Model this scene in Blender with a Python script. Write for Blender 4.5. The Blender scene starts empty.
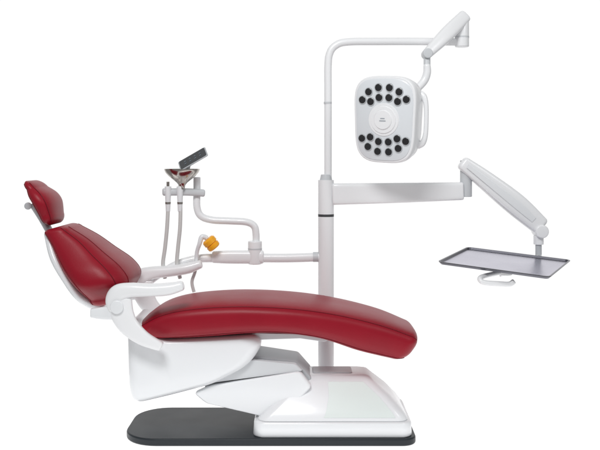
import bpy, bmesh, math
from mathutils import Vector, Matrix
D=4.2; ZC=1.35; K=.005; G=429.0
def P(px,py,y=0.0):
    s=(D+y)/D
    return Vector(((px-300)*K*s, y, ZC+((G-py)*K-ZC)*s))
scn=bpy.context.scene
# ---------------- materials
def mat(name,col,rough=.4,metal=0,coat=0,bump=0,bscale=300,var=0,emis=None,estr=0,spec=.5):
    m=bpy.data.materials.new(name); m.use_nodes=True
    nt=m.node_tree; b=nt.nodes['Principled BSDF']
    b.inputs['Base Color'].default_value=(*col,1); b.inputs['Roughness'].default_value=rough
    b.inputs['Metallic'].default_value=metal; b.inputs['Coat Weight'].default_value=coat
    b.inputs['Coat Roughness'].default_value=.10
    b.inputs['Specular IOR Level'].default_value=spec
    tc=nt.nodes.new('ShaderNodeTexCoord')
    n=nt.nodes.new('ShaderNodeTexNoise'); n.inputs['Scale'].default_value=6; n.inputs['Detail'].default_value=5
    nt.links.new(tc.outputs['Object'],n.inputs['Vector'])
    mr=nt.nodes.new('ShaderNodeMapRange'); mr.inputs['To Min'].default_value=max(0,rough-.05); mr.inputs['To Max'].default_value=rough+.06
    nt.links.new(n.outputs['Fac'],mr.inputs['Value']); nt.links.new(mr.outputs['Result'],b.inputs['Roughness'])
    if var:
        mx=nt.nodes.new('ShaderNodeMix'); mx.data_type='RGBA'
        mx.inputs[6].default_value=(*[c*(1-var) for c in col],1); mx.inputs[7].default_value=(*[min(1,c*(1+var)) for c in col],1)
        nt.links.new(n.outputs['Fac'],mx.inputs[0]); nt.links.new(mx.outputs[2],b.inputs['Base Color'])
    if bump:
        v=nt.nodes.new('ShaderNodeTexVoronoi'); v.inputs['Scale'].default_value=bscale
        nt.links.new(tc.outputs['Object'],v.inputs['Vector'])
        n2=nt.nodes.new('ShaderNodeTexNoise'); n2.inputs['Scale'].default_value=6; n2.inputs['Detail'].default_value=2
        nt.links.new(tc.outputs['Object'],n2.inputs['Vector'])
        bp=nt.nodes.new('ShaderNodeBump'); bp.inputs['Strength'].default_value=bump; bp.inputs['Distance'].default_value=.001
        nt.links.new(v.outputs['Distance'],bp.inputs['Height'])
        bp2=nt.nodes.new('ShaderNodeBump'); bp2.inputs['Strength'].default_value=.12; bp2.inputs['Distance'].default_value=.02
        nt.links.new(n2.outputs['Fac'],bp2.inputs['Height']); nt.links.new(bp.outputs['Normal'],bp2.inputs['Normal'])
        nt.links.new(bp2.outputs['Normal'],b.inputs['Normal'])
    if emis:
        b.inputs['Emission Color'].default_value=(*emis,1); b.inputs['Emission Strength'].default_value=estr
    return m
WHITE=mat('white_enamel',(.85,.86,.875),.32,spec=.4,coat=.4)
SHELL=mat('shell_plastic',(.80,.82,.84),.30,spec=.45,coat=.45)
GREY=mat('grey_plastic',(.46,.48,.50),.35,spec=.4)
MID=mat('light_grey_plastic',(.60,.62,.64),.35,spec=.3)
DGREY=mat('dark_grey_plastic',(.05,.053,.056),.4)
PLATE=mat('base_plate_coating',(.018,.023,.028),.40,var=.12,spec=.3)
RED=mat('red_upholstery',(.275,.003,.015),.39,bump=.25,bscale=420,var=.10,spec=.30)
PIPE=mat('red_piping',(.14,.002,.009),.4,spec=.2)
CHROME=mat('chrome',(.44,.41,.38),.16,metal=1)
HOSE=mat('hose_rubber',(.62,.62,.61),.45)
ORANGE=mat('orange_plastic',(.95,.43,.012),.35)
BLACK=mat('black_plastic',(.012,.012,.014),.22,coat=.3)
TRAYM=mat('tray_steel',(.50,.49,.57),.26,metal=1)
TRAYR=mat('tray_rim',(.13,.13,.15),.3,metal=1)
FACE=mat('lamp_face_plastic',(.72,.75,.78),.3,coat=.3)
SCREEN=mat('screen_glass',(.02,.025,.03),.07,coat=1)
SCRB=mat('screen_marks',(.12,.15,.18),.3)
MARK=mat('grey_marking',(.30,.34,.38),.4)
REFL=mat('painted_green_reflection',(.75,.82,.80),.20,coat=.8)  # greenish reflection on the base cover, put into the colour
# ---------------- builder
class B:
    def __init__(s): s.v=[];s.f=[];s.m=[];s.mi=0
    def add(s,vs,fs):
        o=len(s.v); s.v+= [Vector(v) for v in vs]; s.f+=[[i+o for i in f] for f in fs]; s.m+=[s.mi]*len(fs)
    def rings(s,rings,closed=True,cap=True):
        n=len(rings[0]); vs=[p for r in rings for p in r]; fs=[]
        for i in range(len(rings)-1):
            for j in range(n):
                k=(j+1)%n
                fs.append([i*n+j,i*n+k,(i+1)*n+k,(i+1)*n+j])
        if cap:
            fs.append(list(range(n))[::-1]); fs.append([(len(rings)-1)*n+j for j in range(n)])
        s.add(vs,fs)
locs={}
def make(name,b,mats,parent=None,bevel=0,angle=35,seg=3,label=None):
    if not isinstance(mats,(list,tuple)): mats=[mats]
    me=bpy.data.meshes.new(name)
    c=sum(b.v,Vector())/len(b.v)
    me.from_pydata([v-c for v in b.v],[],b.f)
    for m in mats: me.materials.append(m)
    bm=bmesh.new(); bm.from_mesh(me); bmesh.ops.recalc_face_normals(bm,faces=bm.faces); bm.to_mesh(me); bm.free()
    for p,mi in zip(me.polygons,b.m): p.material_index=mi; p.use_smooth=True
    try: me.set_sharp_from_angle(angle=math.radians(angle))
    except Exception: pass
    o=bpy.data.objects.new(name,me); scn.collection.objects.link(o)
    o.location=c; locs[o.name]=c.copy()
    if parent is not None:
        o.parent=parent; o.matrix_parent_inverse=Matrix.Translation(-locs[parent.name])
    if bevel:
        md=o.modifiers.new('bevel','BEVEL'); md.width=bevel; md.segments=seg; md.limit_method='ANGLE'; md.angle_limit=math.radians(35)
        md.harden_normals=True
    if label: o['label']=label
    return o
def cr(pts,n=8):
    pts=[list(p) for p in pts]; out=[]
    q=[pts[0]]+pts+[pts[-1]]
    for i in range(1,len(q)-2):
        for k in range(n):
            t=k/n
            out.append([.5*((2*b)+(-a+c)*t+(2*a-5*b+4*c-d)*t*t+(-a+3*b-3*c+d)*t**3) for a,b,c,d in zip(q[i-1],q[i],q[i+1],q[i+2])])
    out.append(pts[-1]); return out
def sgnp(v,e): return math.copysign(abs(v)**e,v)
def sweep(b,pts,a,bb=None,n=2.0,res=20,smooth=8,roundcap=0,ref=Vector((0,1,0))):
    if bb is None: bb=a
    N=len(pts)
    A=a if isinstance(a,(list,tuple)) else [a]*N
    Bb=bb if isinstance(bb,(list,tuple)) else [bb]*N
    data=[[*p,x,y] for p,x,y in zip(pts,A,Bb)]
    if smooth: data=cr(data,smooth)
    C=[Vector(d[:3]) for d in data]
    T=[]
    for i in range(len(C)):
        t=(C[min(i+1,len(C)-1)]-C[max(i-1,0)]).normalized(); T.append(t)
    u=ref-T[0]*ref.dot(T[0])
    if u.length<.05: u=Vector((1,0,0))-T[0]*T[0].x
    u.normalize(); rings=[]
    def ring(c,u,w,x,y):
        r=[]
        for k in range(res):
            th=2*math.pi*(k+.5)/res
            r.append(c+u*(x*sgnp(math.cos(th),2/n))+w*(y*sgnp(math.sin(th),2/n)))
        return r
    seq=[]
    for c,t,d in zip(C,T,data):
        u=(u-t*u.dot(t)).normalized(); seq.append((c,u,t.cross(u),d[3],d[4],t))
    r=roundcap
    if r:
        c,u0,w,x,y,t=seq[0]
        for k in range(5,0,-1):
            al=k/5*math.pi/2*.98; rings.append(ring(c-t*r*math.sin(al),u0,w,max(x-r*(1-math.cos(al)),.0004),max(y-r*(1-math.cos(al)),.0004)))
    for c,u0,w,x,y,t in seq: rings.append(ring(c,u0,w,x,y))
    if r:
        c,u0,w,x,y,t=seq[-1]
        for k in range(1,6):
            al=k/5*math.pi/2*.98; rings.append(ring(c+t*r*math.sin(al),u0,w,max(x-r*(1-math.cos(al)),.0004),max(y-r*(1-math.cos(al)),.0004)))
    b.rings(rings)
def cyl(b,p0,p1,r0,r1=None,rc=0,res=28):
    r1=r0 if r1 is None else r1
    sweep(b,[p0,p1],[r0,r1],[r0,r1],res=res,smooth=0,roundcap=rc)
def prism(b,pp,y0,y1,yp=None,sm=0,edge=0,steps=8,corner=0):
    yp=y0 if yp is None else yp
    q=[P(x,y,yp) for x,y in pp]
    if corner:
        out=[]; N=len(q)
        for i in range(N):
            p=q[i]; a=q[i-1]; c=q[(i+1)%N]
            da=min(corner,(a-p).length*.45); dc=min(corner,(c-p).length*.45)
            A=p+(a-p).normalized()*da; C=p+(c-p).normalized()*dc
            for k in range(7):
                t=k/6; out.append(A*(1-t)**2+p*2*t*(1-t)+C*t*t)
        q=out
    c=sum(q,Vector())/len(q)
    rad=sum((v-c).length for v in q)/len(q)
    def ring(y,ins):
        f=1-ins/rad
        return [Vector((c.x+(v.x-c.x)*f,y,c.z+(v.z-c.z)*f)) for v in q]
    rs=[]
    if edge:
        for k in range(steps,0,-1):
            al=k/steps*math.pi/2; rs.append(ring(y0+edge*(1-math.sin(al)),edge*(1-math.cos(al))))
        rs.append(ring(y0+edge,0)); rs.append(ring(y1-edge,0))
        for k in range(1,steps+1):
            al=k/steps*math.pi/2; rs.append(ring(y1-edge*(1-math.sin(al)),edge*(1-math.cos(al))))
    else: rs=[ring(y0,0),ring(y1,0)]
    b.rings(rs)
def loft(b,st,yT,yB,n=3.4,res=64,capr=.05,sm=8,y0=0.0,capscale=1.0):
    data=[]
    for a in st:
        T=P(a[0],a[1],yT); Bm=P(a[2],a[3],yB)
        data.append([T.x,T.z,Bm.x,Bm.z,a[4]])
    data=cr(data,sm)
    S=[]
    for d in data:
        T=Vector((d[0],0,d[1]));Bm=Vector((d[2],0,d[3])); S.append(((T+Bm)/2,(T-Bm)/2,d[4]))
    def ring(c,h,w):
        r=[]
        for k in range(res):
            th=2*math.pi*k/res
            p=c+h*sgnp(math.sin(th),2/n); p=Vector((p.x,y0+w*sgnp(math.cos(th),2/n),p.z)); r.append(p)
        return r
    rings=[]
    def cap(c,h,w,t):
        out=[]
        for k in range(1,9):
            al=k/8*math.pi/2*.985; f=capr*(1-math.cos(al)); L=h.length
            out.append(ring(c+t*capr*capscale*math.sin(al),h*max((L-f*min(1,L/capr))/L,.02),max(w-f,.002)))
        return out
    t=(S[0][0]-S[1][0]).normalized(); rings+=cap(*S[0],t)[::-1]
    for c,h,w in S: rings.append(ring(c,h,w))
    t=(S[-1][0]-S[-2][0]).normalized(); rings+=cap(*S[-1],t)
    b.rings(rings)
    return rings
# ---------------- floor
b=B()
N=96
b.add([(0.1+2.0*math.cos(2*math.pi*k/N),1.3*math.sin(2*math.pi*k/N),0) for k in range(N)],[list(range(N))])
FLOOR=mat('glowing_white_floor',(.85,.85,.85),.6,emis=(1,1,1),estr=.80,spec=.2)  # glow added to keep the floor white and wash out shadows
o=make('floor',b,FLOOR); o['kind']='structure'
# ---------------- root
root=bpy.data.objects.new('dental_chair',None); scn.collection.objects.link(root)
root.location=(0,0,0); locs['dental_chair']=Vector((0,0,0))
root['label']="reclined red dental chair with white base, multi-lens lamp and tray arm"
root['category']="dental chair"
# ---------------- base plate
def roundrect(x0,x1,y0,y1,rl,rr,n=10):
    pts=[]
    for cx,cy,r,a0 in ((x1-rr,y1-rr,rr,0),(x0+rl,y1-rl,rl,90),(x0+rl,y0+rl,rl,180),(x1-rr,y0+rr,rr,270)):
        for k in range(n+1):
            a=math.radians(a0+90*k/n); pts.append((cx+r*math.cos(a),cy+r*math.sin(a)))
    return pts
def X(px,y=0): return P(px,400,y).x
b=B(); rr=roundrect(X(131),X(413,-.1),-.26,.25,.17,.07)
b.rings([[Vector((x,y,z)) for x,y in rr] for z in (0.001,.036)])
make('base_plate',b,PLATE,root,bevel=.008)
# ---------------- base housing
b=B()
lv=[(.034,X(254,-.2),X(411,-.2),-.235,.19,.05),(.042,X(253,-.2),X(412,-.2),-.24,.195,.05),(.098,X(254,-.2),X(411.5,-.2),-.239,.19,.05),(.106,X(255.5,-.2),X(410,-.2),-.234,.187,.05),(.108,X(260,-.2),X(406,-.2),-.220,.175,.045)]
b.rings([[Vector((x,y,z)) for x,y in roundrect(x0,x1,y0,y1,r,r,6)] for z,x0,x1,y0,y1,r in lv])
house=make('base_housing',b,SHELL,root,angle=50)
slope=[(.109,X(258,-.2),X(408,-.2),-.229,.180,.05),(.120,X(260,-.2),X(407.5,-.2),-.227,.179,.05),(.15,X(266,-.2),X(403,-.2),-.210,.17,.05),
(.21,X(281,-.2),X(389,-.1),-.168,.14,.045),(.27,X(296,-.1),X(374,-.1),-.125,.11,.04),(.288,X(300,0),X(368,0),-.105,.10,.035),(.294,X(305,0),X(363,0),-.08,.08,.03)]
b=B()
b.rings([[Vector((x,y,z)) for x,y in roundrect(x0,x1,y0,y1,r,r,6)] for z,x0,x1,y0,y1,r in slope])
make('base_cover',b,SHELL,house,angle=60)
def srow(z):
    for p,q in zip(slope,slope[1:]):
        if p[0]<=z<=q[0]:
            t=(z-p[0])/(q[0]-p[0]); return [a+(c-a)*t for a,c in zip(p,q)]
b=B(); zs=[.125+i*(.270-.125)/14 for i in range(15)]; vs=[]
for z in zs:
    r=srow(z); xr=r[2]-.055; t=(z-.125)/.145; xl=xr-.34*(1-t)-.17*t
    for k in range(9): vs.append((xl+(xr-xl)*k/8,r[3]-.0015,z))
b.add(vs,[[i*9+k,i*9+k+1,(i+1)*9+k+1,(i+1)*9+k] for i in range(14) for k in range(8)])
make('base_painted_reflection',b,REFL,house,angle=60)  # thin sheet added to paint the greenish reflection, no separate part
b=B()
b.rings([[Vector((x,y,z)) for x,y in roundrect(x0,x1,y0,y1,.01,.01,4)] for z,x0,x1,y0,y1 in ((.292,X(312),X(352),-.06,.06),(.299,X(313),X(351),-.058,.058))])
make('top_cover',b,MID,house)
# ---------------- lift arms
b=B()
prism(b,[(204,386),(238,362),(252,355),(298,362),(312,378),(296,396),(262,406),(222,404)],-.12,.12,-.11,corner=.012,edge=.008)
lift=make('lift_arm',b,GREY,root,angle=50)
for ya,yb in ((-.170,-.122),(.122,.170)):
    b=B(); prism(b,[(194,393),(212,385),(300,371),(312,386),(282,418),(262,416),(206,403)],ya,yb,-.16,corner=.018,edge=.012)
    make('lift_arm_cover',b,SHELL,lift,angle=60)
b=B(); prism(b,[(208,380),(252,359),(296,363),(303,370),(212,382)],-.158,-.123,-.14,corner=.010,edge=.010)
make('lift_link',b,MID,lift,angle=60)
# ---------------- seat frame
b=B()
prism(b,[(126,322),(140,322),(158,340),(256,335),(263,345),(249,366),(214,385),(172,396),(134,405),(128,392)],-.205,.205,-.19,corner=.055,edge=.055,steps=12)
frame=make('seat_frame',b,SHELL,root,angle=60)
b=B()
prism(b,[(170,343),(200,341),(257,333),(300,334),(330,339),(325,342),(300,338.5),(258,340),(200,347)],-.15,.15,-.15)
make('seat_tray',b,MID,frame,bevel=.003)
# ---------------- seat cushion
st=[(149,313,154,341,.205),(168,300,185,340,.245),(195,293,215,338,.262),(240,290,250,335,.27),(290,292,285,335,.27),(335,298,322,341,.262),(377,308,357,353,.245),(405,319,392,362,.22)]
b=B(); R=loft(b,st,.12,-.2,n=3.6,capr=.058)
seat=make('seat',b,RED,root,angle=80)
def piping(rings,idxs,parent,r=.0024,a=4,z=-4):
    for ix in idxs:
        b=B(); pts=[x[ix] for x in rings[a:z]]
        sweep(b,pts,r,smooth=0,res=8)
        make('piping',b,PIPE,parent,angle=80)
piping(R,[26,38],seat)
# ---------------- backrest
st=[(85,225,43,237,.155),(101,234,49,248,.18),(117,246,56,262,.217),(134,259,65,275,.258),(142,272,75,287,.262),(136,286,86,300,.19)]
b=B(); R=loft(b,st,.13,-.13,n=3.0,capr=.034)
back=make('backrest',b,RED,root,angle=80)
piping(R,[27,38],back)
piping(R,[11,21],back,r=.0022,a=5,z=-5)
b=B(); loft(b,[(52,233,42,236,.11),(62,254,50,259,.16),(74,274,63,280,.18),(88,292,78,300,.18),(104,304,95,314,.12)],-.1,-.1,n=2.6,capr=.010)
make('backrest_shell',b,SHELL,back,angle=80)
# ---------------- headrest
b=B(); R=loft(b,[(49,186,26,190,.12),(58,192,28,197,.145),(63,200,33,205,.152),(65,212,39,217,.13)],.08,-.08,n=2.4,capr=.050,sm=10)
head=make('headrest',b,RED,root,angle=80)
piping(R,[27,38],head)
b=B()
sweep(b,[P(33,204,0),P(42,218,0),P(50,232,0),P(58,246,0)],.035,.013,n=4)
make('headrest_bracket',b,MID,head)
b=B()
cyl(b,P(28,206,-.05),P(28,206,.05),.018,rc=.004)
make('headrest_knob',b,GREY,head)
# ---------------- armrests
def armrest(yc,ex=0,lift=0):
    q=lambda x,y:P(x,y,-.28)+Vector((0,yc+.28,0))
    up=lambda x,y:q(x,y)+Vector((ex*max(0,(x-119)/60),0,lift*max(0,(x-119)/60)))
    b=B()
    sweep(b,[q(116,308),q(115,300),q(119,293),up(131,290),up(150,290),up(168,289),up(181,286)],[.026,.028,.032,.034,.036,.036,.028],[.038,.044,.042,.034,.030,.029,.023],n=2.5,roundcap=.014,res=32)
    sweep(b,[q(120,300),q(122,313),q(129,326),q(143,338),q(160,346)],[.022]*5,[.056,.054,.046,.034,.022],n=3,roundcap=.010,res=28)
    a=make('armrest',b,WHITE,root,angle=70)
    b=B(); s=-1 if yc<0 else 1
    cyl(b,q(118,306)+Vector((0,s*.018,0)),q(118,306)+Vector((0,s*.030,0)),.031,rc=.005,res=40)
    make('armrest_hinge',b,SHELL,a)
    b=B(); sweep(b,[q(92,313),q(104,313),q(118,312)],[.014]*3,[.022,.030,.036],n=3,roundcap=.006)
    make('armrest_bracket',b,SHELL,a)
armrest(-.28)
armrest(.27,.02,.03)
# ---------------- post
YP=.36
b=B()
px0=P(326,380,YP).x
cyl(b,Vector((px0,YP,.002)),P(326,180,YP),.043,rc=0)
post=make('post',b,WHITE,root)
b=B(); cyl(b,P(326,216.5,YP),P(326,214,YP),.0436)
make('post_ring',b,DGREY,post)
b=B(); cyl(b,P(326,182,YP),P(326,175,YP),.036,.028,rc=.003)
make('post_collar',b,MID,post)
b=B()
b.rings([[Vector((x,y,z)) for x,y in roundrect(px0-a,px0+a,YP-a-.14,YP+a,.05,.05,8)] for z,a in ((.001,.11),(.03,.11),(.045,.10))])
make('post_foot',b,SHELL,post,bevel=.004)
b=B()
sweep(b,[P(328,178,YP),P(328,140,YP),P(328,90,YP),P(328,66,YP),P(329.5,54,YP),P(335,46,YP),P(347,42,YP),P(380,41.5,YP),P(420,41.5,YP),P(458,42,YP)],.0205,res=28)
ltube=make('lamp_pole',b,WHITE,root,angle=60)
b=B(); cyl(b,P(327.8,104,YP),P(327.8,102,YP),.022); make('pole_ring',b,MID,ltube)
b=B()
cyl(b,P(462,46,YP),P(462,20,YP),.038,rc=.006)
sweep(b,[P(464,17,YP),P(447,34,.30),P(428,53,.24)],[.03,.034,.028],[.036,.040,.028],n=3.2,roundcap=.012,res=28)
larm=make('lamp_arm',b,WHITE,root,angle=50)
b=B(); cyl(b,P(462,38,YP),P(462,36.5,YP),.0388); make('lamp_arm_ring',b,MID,larm)
b=B()
cyl(b,P(427,54,.24)+Vector((0,-.036,0)),P(427,54,.24)+Vector((0,.036,0)),.026,rc=.005)
cyl(b,P(427,56,.24),P(427,68,.22),.018,rc=.003)
make('lamp_swivel',b,MID,larm)
b=B()
sweep(b,[P(427,66,.22),P(427,73,.22),P(424,81,.22),P(416,90,.21),P(404,102,.2)],[.020]*5,[.019,.021,.021,.020,.02],res=20,roundcap=.01)
make('lamp_yoke',b,WHITE,larm,angle=60)
# ---------------- lamp head
LC=P(386,119.5,.05)
LM=Matrix.Translation(LC)@Matrix.Rotation(math.radians(-29),4,'Z')@Matrix.Rotation(math.radians(3),4,'Y')@Matrix.Rotation(math.radians(5),4,'X')
def L(x,y,z): return LM@Vector((x,y,z))
def se(a,c,y,n=3.6,res=88,ox=0,oz=0):
    out=[]
    for k in range(res):
        th=2*math.pi*k/res
        z=sgnp(math.sin(th),2/n); x=sgnp(math.cos(th),2/n)*(1+.05*z)*(1-.035*(1-min(1,abs(z)*1.3)**2))
        out.append(L(a*x+ox,y,c*z+oz))
    return out
a,c=.172,.219
b=B()
b.rings([se(a*.46,c*.40,.215,2.5),se(a*.60,c*.55,.205,2.8),se(a*.84,c*.78,.14,3.2),se(a*.88,c*.83,.125,3.6),se(a*.96,c*.955,.075,3.6),se(a*.965,c*.96,.030),se(a*.967,c*.962,.026),se(a*.998,c,.022),se(a*1.01,c*1.005,0),se(a,c,-.014),se(a*.985,c*.985,-.021),se(a*.96,c*.97,-.024)],cap=True)
lamp=make('operating_lamp',b,WHITE,root,angle=28)
b=B(); b.rings([se(a*.92,c*.94,-.0235),se(a*.92,c*.94,-.027),se(a*.90,c*.925,-.029)])
make('lamp_face',b,FACE,lamp,angle=40)
b=B()
cyl(b,L(0,-.028,0),L(0,-.033,0),.084,.081,res=56); cyl(b,L(0,-.033,0),L(0,-.038,0),.070,.067,res=56)
cyl(b,L(0,-.038,0),L(0,-.044,0),.050,.046,res=48)
make('lamp_hub',b,WHITE,lamp,angle=30)
for zz,ww in ((.007,.012),(-.005,.017)):
    b=B()
    b.add([L(-ww,-.0455,zz-.002),L(ww,-.0455,zz-.002),L(ww,-.0455,zz+.002),L(-ww,-.0455,zz+.002)],[[0,1,2,3]])
    make('lamp_marking',b,MARK,lamp)
dots=[(-.118,.098),(-.084,.139),(-.030,.161),(.030,.161),(.082,.141),(.121,.104),(-.072,.090),(-.026,.111),(.028,.111),(.075,.093)]
dots=dots+[(x,-z) for x,z in dots]
for i,(x,z) in enumerate(dots):
    b=B()
    b.mi=0; cyl(b,L(x,-.0285,z),L(x,-.033,z),.0228,.0218,res=28)
    b.mi=1; cyl(b,L(x,-.033,z),L(x,-.0345,z),.0185,.0155,res=28)
    make('lamp_lens',b,[GREY,BLACK],lamp,angle=30)
for s in (-1,1):
    b=B()
    sweep(b,[L(s*.140,.09,.13),L(s*.168,.085,.115),L(s*.184,.08,.06),L(s*.184,.08,-.06),L(s*.168,.085,-.115),L(s*.140,.09,-.13)],[.020,.016,.012,.012,.016,.020],res=20,n=2.4)
    make('lamp_handle',b,WHITE,lamp,angle=60)
# ---------------- instrument arm
b=B()
sweep(b,[P(334,194,YP),P(400,192.7,YP),P(461,191,YP-.01)],[.045,.045,.043],[.058,.054,.048],n=7,roundcap=.010,res=48,smooth=6)
iarm=make('instrument_arm',b,WHITE,root,angle=50)
b=B(); cyl(b,P(466,196,YP-.01),P(466,161,YP-.01),.032,rc=.004)
make('arm_swivel',b,MID,iarm)
YA=.33
b=B()
sweep(b,[P(464,164,YA),P(485,180,YA),P(515,204,YA),P(539,225,YA)],[.034,.038,.042,.038],[.038,.050,.060,.050],n=4.2,roundcap=.02,res=40)
make('balance_arm',b,WHITE,iarm,angle=50)
b=B()
sweep(b,[P(468,166,YA-.041),P(515,203,YA-.0445),P(534,220,YA-.041)],[.002]*3,[.012,.022,.016],n=4)
make('arm_panel',b,SHELL,iarm)
b=B()
cyl(b,P(540,231,YA)+Vector((0,-.040,0)),P(540,231,YA)+Vector((0,.040,0)),.036,rc=.008,res=36)
cyl(b,P(538.5,236,YA),P(538.5,244,YA),.027,rc=.002)
make('arm_knuckle',b,WHITE,iarm)
b=B(); cyl(b,P(538.5,243,YA),P(538.5,258,YA),.017); make('tray_stem',b,GREY,iarm)
# ---------------- tray
Lp=P(437,262,.05); Fp=P(550,277.5,-.22); Bp=P(486,250,.42)
u=(Fp-Lp); v=(Bp-Lp); ul=u.length; vl=v.length; un=u.normalized(); vn=(v-un*v.dot(un)).normalized(); nn=un.cross(vn)
if nn.z<0: nn=-nn
def T(a,bv,h): return Lp+un*(a*ul)+vn*(bv*vl)+nn*h
b=B()
def tr(i,h): 
    pts=roundrect(i,ul-i,i,vl-i,max(.03-i,.008),max(.03-i,.008),6)
    return [Lp+un*x+vn*y+nn*h for x,y in pts]
b.rings([tr(.012,-.012),tr(0,.0),tr(.0,.003),tr(.008,.003),tr(.015,-.008)],cap=True)
tray=make('tray',b,TRAYR,root,angle=30)
b=B(); b.rings([tr(.0155,-.0077),tr(.0155,-.0065)]); make('tray_liner',b,TRAYM,tray)
b=B()
c0=T(.5,.45,-.018); sb=P(538.5,258,YA)
sweep(b,[sb+Vector((0,0,.02)),sb+Vector((-.01,-.01,-.03)),c0+Vector((.06,.03,-.03)),c0+Vector((0,0,-.03))],[.016,.02,.03,.05],[.016,.012,.010,.010],n=3,ref=Vector((0,1,0)))
cyl(b,c0,c0-Vector((0,0,.045)),.05,.042,rc=.003)
h=T(.55,.10,-.03)
sweep(b,[c0+Vector((-.04,-.06,-.03)),h+Vector((-.085,.02,-.015)),h+Vector((-.095,-.005,-.03)),h+Vector((-.07,-.01,-.040)),h+Vector((-.0,-.01,-.045)),h+Vector((.045,-.01,-.046)),h+Vector((.065,-.01,-.034))],.013,.012,roundcap=.006)
make('tray_holder',b,WHITE,tray,angle=50)
# ---------------- assistant arm
b=B()
sweep(b,[P(320,257,YP),P(290,258,YP),P(262,258,YP)],.022,.024,n=2.4)
cyl(b,P(255,263,YP),P(255,242,YP),.038,rc=.006)
sweep(b,[P(262,257,YP),P(232,257,YP),P(214,257,YP)],[.030]*3,[.036,.036,.032],n=3,roundcap=.01,res=28)
sweep(b,[P(214,258,YP),P(196,259,YP-.01),P(175,265,YP-.02),P(158,276,YP-.03),P(149,284,YP-.04)],[.02]*5,[.024,.022,.020,.017,.012],roundcap=.008)
aarm=make('assistant_arm',b,WHITE,root,angle=50)
b=B(); cyl(b,P(318,257,YP),P(313,257,YP),.027); make('arm_ring',b,MID,aarm)
b=B(); cyl(b,P(255,249.5,YP),P(255,248,YP),.0385); make('arm_ring',b,MID,aarm)
b=B()
sweep(b,[P(256,244,YP),P(256,234,YP),P(254,226,YP),P(246,222,YP),P(230,221,YP),P(212,220,YP),P(201,216,YP),P(197,207,YP),P(197,192,YP),P(197,178,YP)],[.0195]*10,res=20,roundcap=.005)
make('holder_tube',b,WHITE,aarm,angle=60)
b=B()
sweep(b,[P(203,193,YP),P(188,192,YP-.02),P(164,192,YP-.05)],[.034]*3,[.020]*3,n=3.4,roundcap=.008)
hold=make('instrument_holder',b,MID,root,angle=50)
b=B()
cc=P(182,176,YP-.07)
prof=[(.014,-.070),(.017,-.050),(.028,-.036),(.048,-.020),(.072,.000),(.088,.018),(.094,.032),(.095,.038),(.091,.038),(.084,.022),(.066,.002),(.042,-.018),(.004,-.028)]
rg=[[cc+Vector((r*math.cos(2*math.pi*k/48),r*math.sin(2*math.pi*k/48),z)) for k in range(48)] for r,z in prof]
b.rings(rg); make('metal_cup',b,CHROME,hold,angle=60)
b=B()
dc=P(193,159,YP-.06)
DM=Matrix.Translation(dc)@Matrix.Rotation(math.radians(-30),4,'Y')@Matrix.Rotation(math.radians(-58),4,'X')
def dr(hx,hz,y): return [DM@Vector((x,y,z)) for x,z in roundrect(-hx,hx,-hz,hz,.01,.01,5)]
b.rings([dr(.082,.048,.003),dr(.084,.050,.002),dr(.084,.050,-.002),dr(.082,.048,-.0035)])
disp=make('display',b,GREY,hold,angle=40)
b=B(); b.rings([dr(.078,.044,-.0034),dr(.078,.044,-.0045)])
make('display_screen',b,SCREEN,disp)
for i in range(4):
    for j in range(2):
        b=B(); x=-.045+i*.03; z=-.012+j*.024
        b.add([DM@Vector((x-.005,-.0055,z-.005)),DM@Vector((x+.005,-.0055,z-.005)),DM@Vector((x+.005,-.0055,z+.005)),DM@Vector((x-.005,-.0055,z+.005))],[[0,1,2,3]])
        make('screen_button',b,SCRB,disp)
b=B(); cyl(b,P(190,161,YP-.05),P(184,184,YP-.06),.010); make('display_stem',b,MID,hold)
for x0,path in ((168,[(168,190),(168,208),(167,228),(165,248),(163,264),(165,278)]),(180,[(180,190),(180.5,208),(180,228),(178,248),(177,264),(180,278)])):
    b=B(); pts=[P(x,y,YP-.07) for x,y in path]
    sweep(b,pts,.0105,res=14,roundcap=.004); make('hose',b,HOSE,hold,angle=60)
    b=B(); cyl(b,P(x0,187,YP-.07),P(x0,211,YP-.07),.018,.012,rc=.004); make('suction_handpiece',b,SHELL,hold)
    b=B(); cyl(b,P(x0,188,YP-.07),P(x0,182,YP-.07),.008,rc=.002); make('handpiece_tip',b,CHROME,hold)
    b=B(); cyl(b,P(x0,202,YP-.07),P(x0,204,YP-.07),.0158,.0152); make('handpiece_ring',b,CHROME,hold)
b=B(); sweep(b,[P(197,262,YP-.06),P(195,272,YP-.06),P(192,282,YP-.06),P(194,292,YP-.06)],.009,res=12); make('hose',b,HOSE,aarm)
b=B()
prof=[(0,.029),(.006,.035),(.024,.036),(.026,.032),(.031,.032),(.033,.037),(.056,.037),(.064,.028)]
pa=P(215,248,YP-.06); pb=P(205,236,YP-.07); dd=(pb-pa).normalized()
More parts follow.
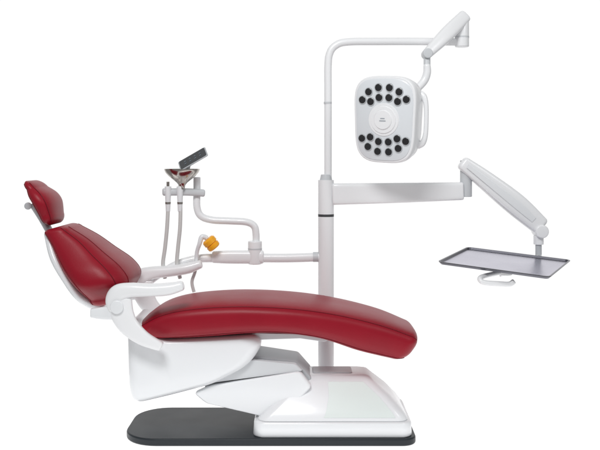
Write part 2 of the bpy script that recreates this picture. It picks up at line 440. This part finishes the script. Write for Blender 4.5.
sweep(b,[pa+dd*t for t,r in prof],[r for t,r in prof],smooth=0,res=28)
make('suction_nozzle',b,ORANGE,aarm,angle=40)
b=B(); sweep(b,[P(207,238,YP-.07),P(202,237,YP-.075),P(199.5,244,YP-.08),P(197,252,YP-.07),P(196,264,YP-.06)],[.013,.014,.012,.011,.011],roundcap=.003); make('nozzle_pipe',b,SHELL,aarm,angle=60)
# ---------------- world / light
w=bpy.data.worlds.new('World'); scn.world=w; w.use_nodes=True
nt=w.node_tree; bg=nt.nodes['Background']
tc=nt.nodes.new('ShaderNodeTexCoord'); sp=nt.nodes.new('ShaderNodeSeparateXYZ')
nt.links.new(tc.outputs['Generated'],sp.inputs[0])
mr=nt.nodes.new('ShaderNodeMapRange'); mr.interpolation_type='SMOOTHSTEP'
mr.inputs['From Min'].default_value=.50; mr.inputs['From Max'].default_value=.86
mr.inputs['To Min'].default_value=.34; mr.inputs['To Max'].default_value=1.03
nt.links.new(sp.outputs['Y'],mr.inputs['Value']); nt.links.new(mr.outputs['Result'],bg.inputs['Strength'])
bg.inputs['Color'].default_value=(1,1,1,1)
def area(loc,target,size,e):
    ld=bpy.data.lights.new('softbox','AREA'); ld.shape='RECTANGLE'; ld.size=size[0]; ld.size_y=size[1]; ld.energy=e
    lo=bpy.data.objects.new('softbox',ld); scn.collection.objects.link(lo); lo.location=loc
    lo.rotation_euler=(Vector(target)-Vector(loc)).to_track_quat('-Z','Y').to_euler()
area((-.9,-3.2,4.0),(0.2,0,1.0),(1.6,1.0),114)
area((2.6,-2.4,3.2),(0.3,0,.9),(.8,1.4),20)
# ---------------- camera
cd=bpy.data.cameras.new('camera'); cam=bpy.data.objects.new('camera',cd); scn.collection.objects.link(cam)
cam.location=(0,-D,ZC); cam.rotation_euler=(math.radians(90),0,0)
cd.sensor_width=36; cd.lens=36*D/3.0; cd.shift_y=((G-225)*K-ZC)/3.0; cd.clip_end=300
scn.camera=cam
scn.view_settings.view_transform='Standard'; scn.view_settings.look='None'; scn.view_settings.exposure=0
